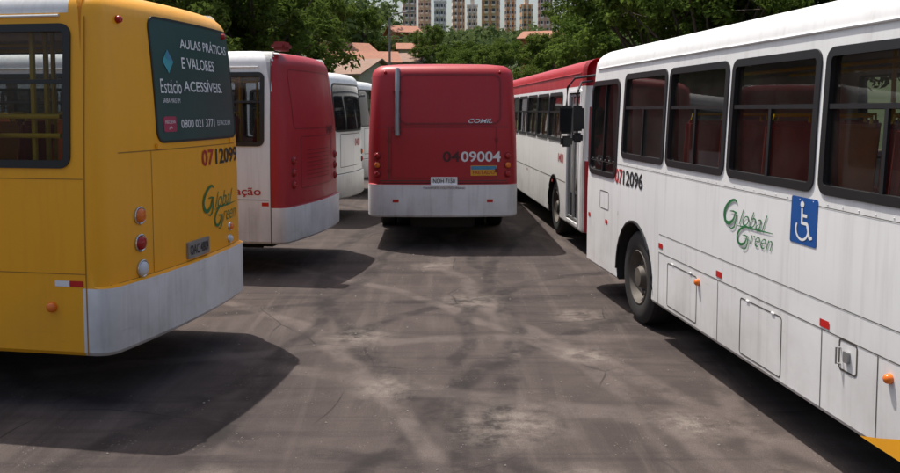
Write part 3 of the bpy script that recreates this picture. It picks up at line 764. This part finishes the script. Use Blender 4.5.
W1=plain('plaster_cream',(.48,.42,.33),.9); W2=plain('plaster_rose',(.42,.25,.2),.9); W3=plain('plaster_white',(.58,.56,.52),.9); W4=plain('plaster_orange',(.44,.15,.07),.9)
house(-8.2,72,5.0,6,2.5,1.4,W1,TILE2,D(-25)); house(-9.2,88,7,6,2.4,1.3,W3,TILE,D(10)); house(-5.0,92,4.5,5,2.2,1.1,W1,TILE2,D(-15))
house(-7.0,128,3.6,5,4.4,1.2,W4,TILE,D(20)); house(11.0,105,3.6,5,4.2,1.1,W4,TILE,D(-20)); house(13.5,118,6,5,3.4,1.4,W1,TILE,D(10)); house(-12.5,100,6,5,2.8,1.3,W2,TILE,D(30)); house(-4.6,112,4,5,2.6,1.0,W3,TILE,D(5))

# ---------------------------------------------------------------- apartment towers
def tower(px0,px1,y,storeys,wall,acc,base=17,rz=0):
    w=(px1-px0)*y/860; x=((px0+px1)/2-450)*y/860; d=w*.8; H=storeys*2.95; e=empty('apartment_tower',(x,y,base),rz)
    P=Part(); P.box(-w/2,w/2,-d/2,d/2,0,H,wall); P.box(-w*.2,w*.2,-d*.2,d*.2,H+.91,H+4.5,acc); P.box(-w/2-.2,w/2+.2,-d/2-.2,d/2+.2,H+.003,H+.9,wall)
    for a in (-.5,-.08,.34): P.box(w*a,w*(a+.16),-d/2-.5,-d/2-.01,0,H+.6,acc)
    P.make('walls',e); Q=Part()
    for s_ in range(storeys):
        z=s_*2.95
        for a in (-.27,.15):
            Q.box(w*a-w*.05,w*a+w*.12,-d/2-.06,-d/2-.005,z+.9,z+2.2,WIN)
            Q.box(w*a-w*.06,w*a+w*.14,-d/2-1.2,-d/2-.07,z+.0,z+.14,wall); Q.box(w*a-w*.06,w*a+w*.14,-d/2-1.25,-d/2-1.21,z+.15,z+.95,wall)
        for a in (-.46,-.04,.38): Q.box(w*a,w*a+w*.07,-d/2-.56,-d/2-.505,z+1.0,z+2.1,WIN)
        for b_ in (-.3,0,.3):
            for sd in (-1,1): Q.box((w/2+.005) if sd>0 else -w/2-.06,(w/2+.06) if sd>0 else -w/2-.005,d*b_-.8,d*b_+.8,z+1,z+2.2,WIN)
    Q.make('windows_and_balconies',e)
T1=plain('tower_white',(.80,.74,.69),.8,0,.05,.1); T2=plain('tower_rose',(.66,.40,.33),.8,0,.06,.1); T3=plain('tower_cream',(.78,.64,.50),.8,0,.05,.1); T4=plain('tower_ochre',(.66,.34,.17),.8,0,.06,.1); T5=plain('tower_grey',(.60,.58,.60),.8,0,.05,.1)  # wall colours raised a little, distance haze painted into them
tower(403,416,370,13,T1,T2,rz=D(8)); tower(419,431,380,14,T3,T2); tower(435,446,360,10,T1,T5,rz=D(-6)); tower(452,464,390,14,T1,T4,rz=D(5)); tower(467,477,375,10,T5,T3); tower(482,499,350,11,T3,T4,rz=D(-8)); tower(504,515,385,14,T4,T1); tower(520,531,350,9,T4,T3,rz=D(6)); tower(537,551,370,11,T1,T2,rz=D(-5))

P=Part(); e=empty('street_lamp',(-3.9,56,0)); P.tube([(0,0,-.1),(0,0,8.2)],[.10,.06],GREYM,10); P.tube([(0,0,8.1),(.3,0,8.5),(1.2,0,8.6)],.035,GREYM,8); P.rbox((1.4,0,8.6),(.55,.2,.1),GREYM,.03); P.make('lamp_post',e)

# ---------------------------------------------------------------- light
sv=Vector((-.85,.9,3.0)).normalized(); el=math.asin(sv.z); az=math.atan2(sv.x,sv.y)
w=bpy.data.worlds.new("World"); scene.world=w; w.use_nodes=True; nt=w.node_tree
sky=nt.nodes.new('ShaderNodeTexSky'); sky.sky_type='NISHITA'; sky.sun_disc=False; sky.sun_elevation=el; sky.sun_rotation=az
sky.dust_density=5; sky.air_density=1.2; sky.ozone_density=1.5
nt.links.new(sky.outputs[0],nt.nodes['Background'].inputs[0]); nt.nodes['Background'].inputs[1].default_value=.15
sl=bpy.data.lights.new('sun','SUN'); sl.energy=5.0; sl.angle=D(.5); sl.color=(1,.95,.88); so=bpy.data.objects.new('sun',sl); COL.objects.link(so)
so.rotation_euler=sv.to_track_quat('Z','Y').to_euler()

# ---------------------------------------------------------------- camera
cam=bpy.data.cameras.new('camera'); co_=bpy.data.objects.new('camera',cam); COL.objects.link(co_); scene.camera=co_
cam.sensor_width=36; cam.lens=34.4; cam.clip_end=4000; cam.clip_start=.05
co_.location=(0,0,2.3); pitch=4.0; co_.rotation_euler=(D(90-pitch),0,0)
cam.shift_y=-(126.5-860*math.tan(D(pitch)))/900
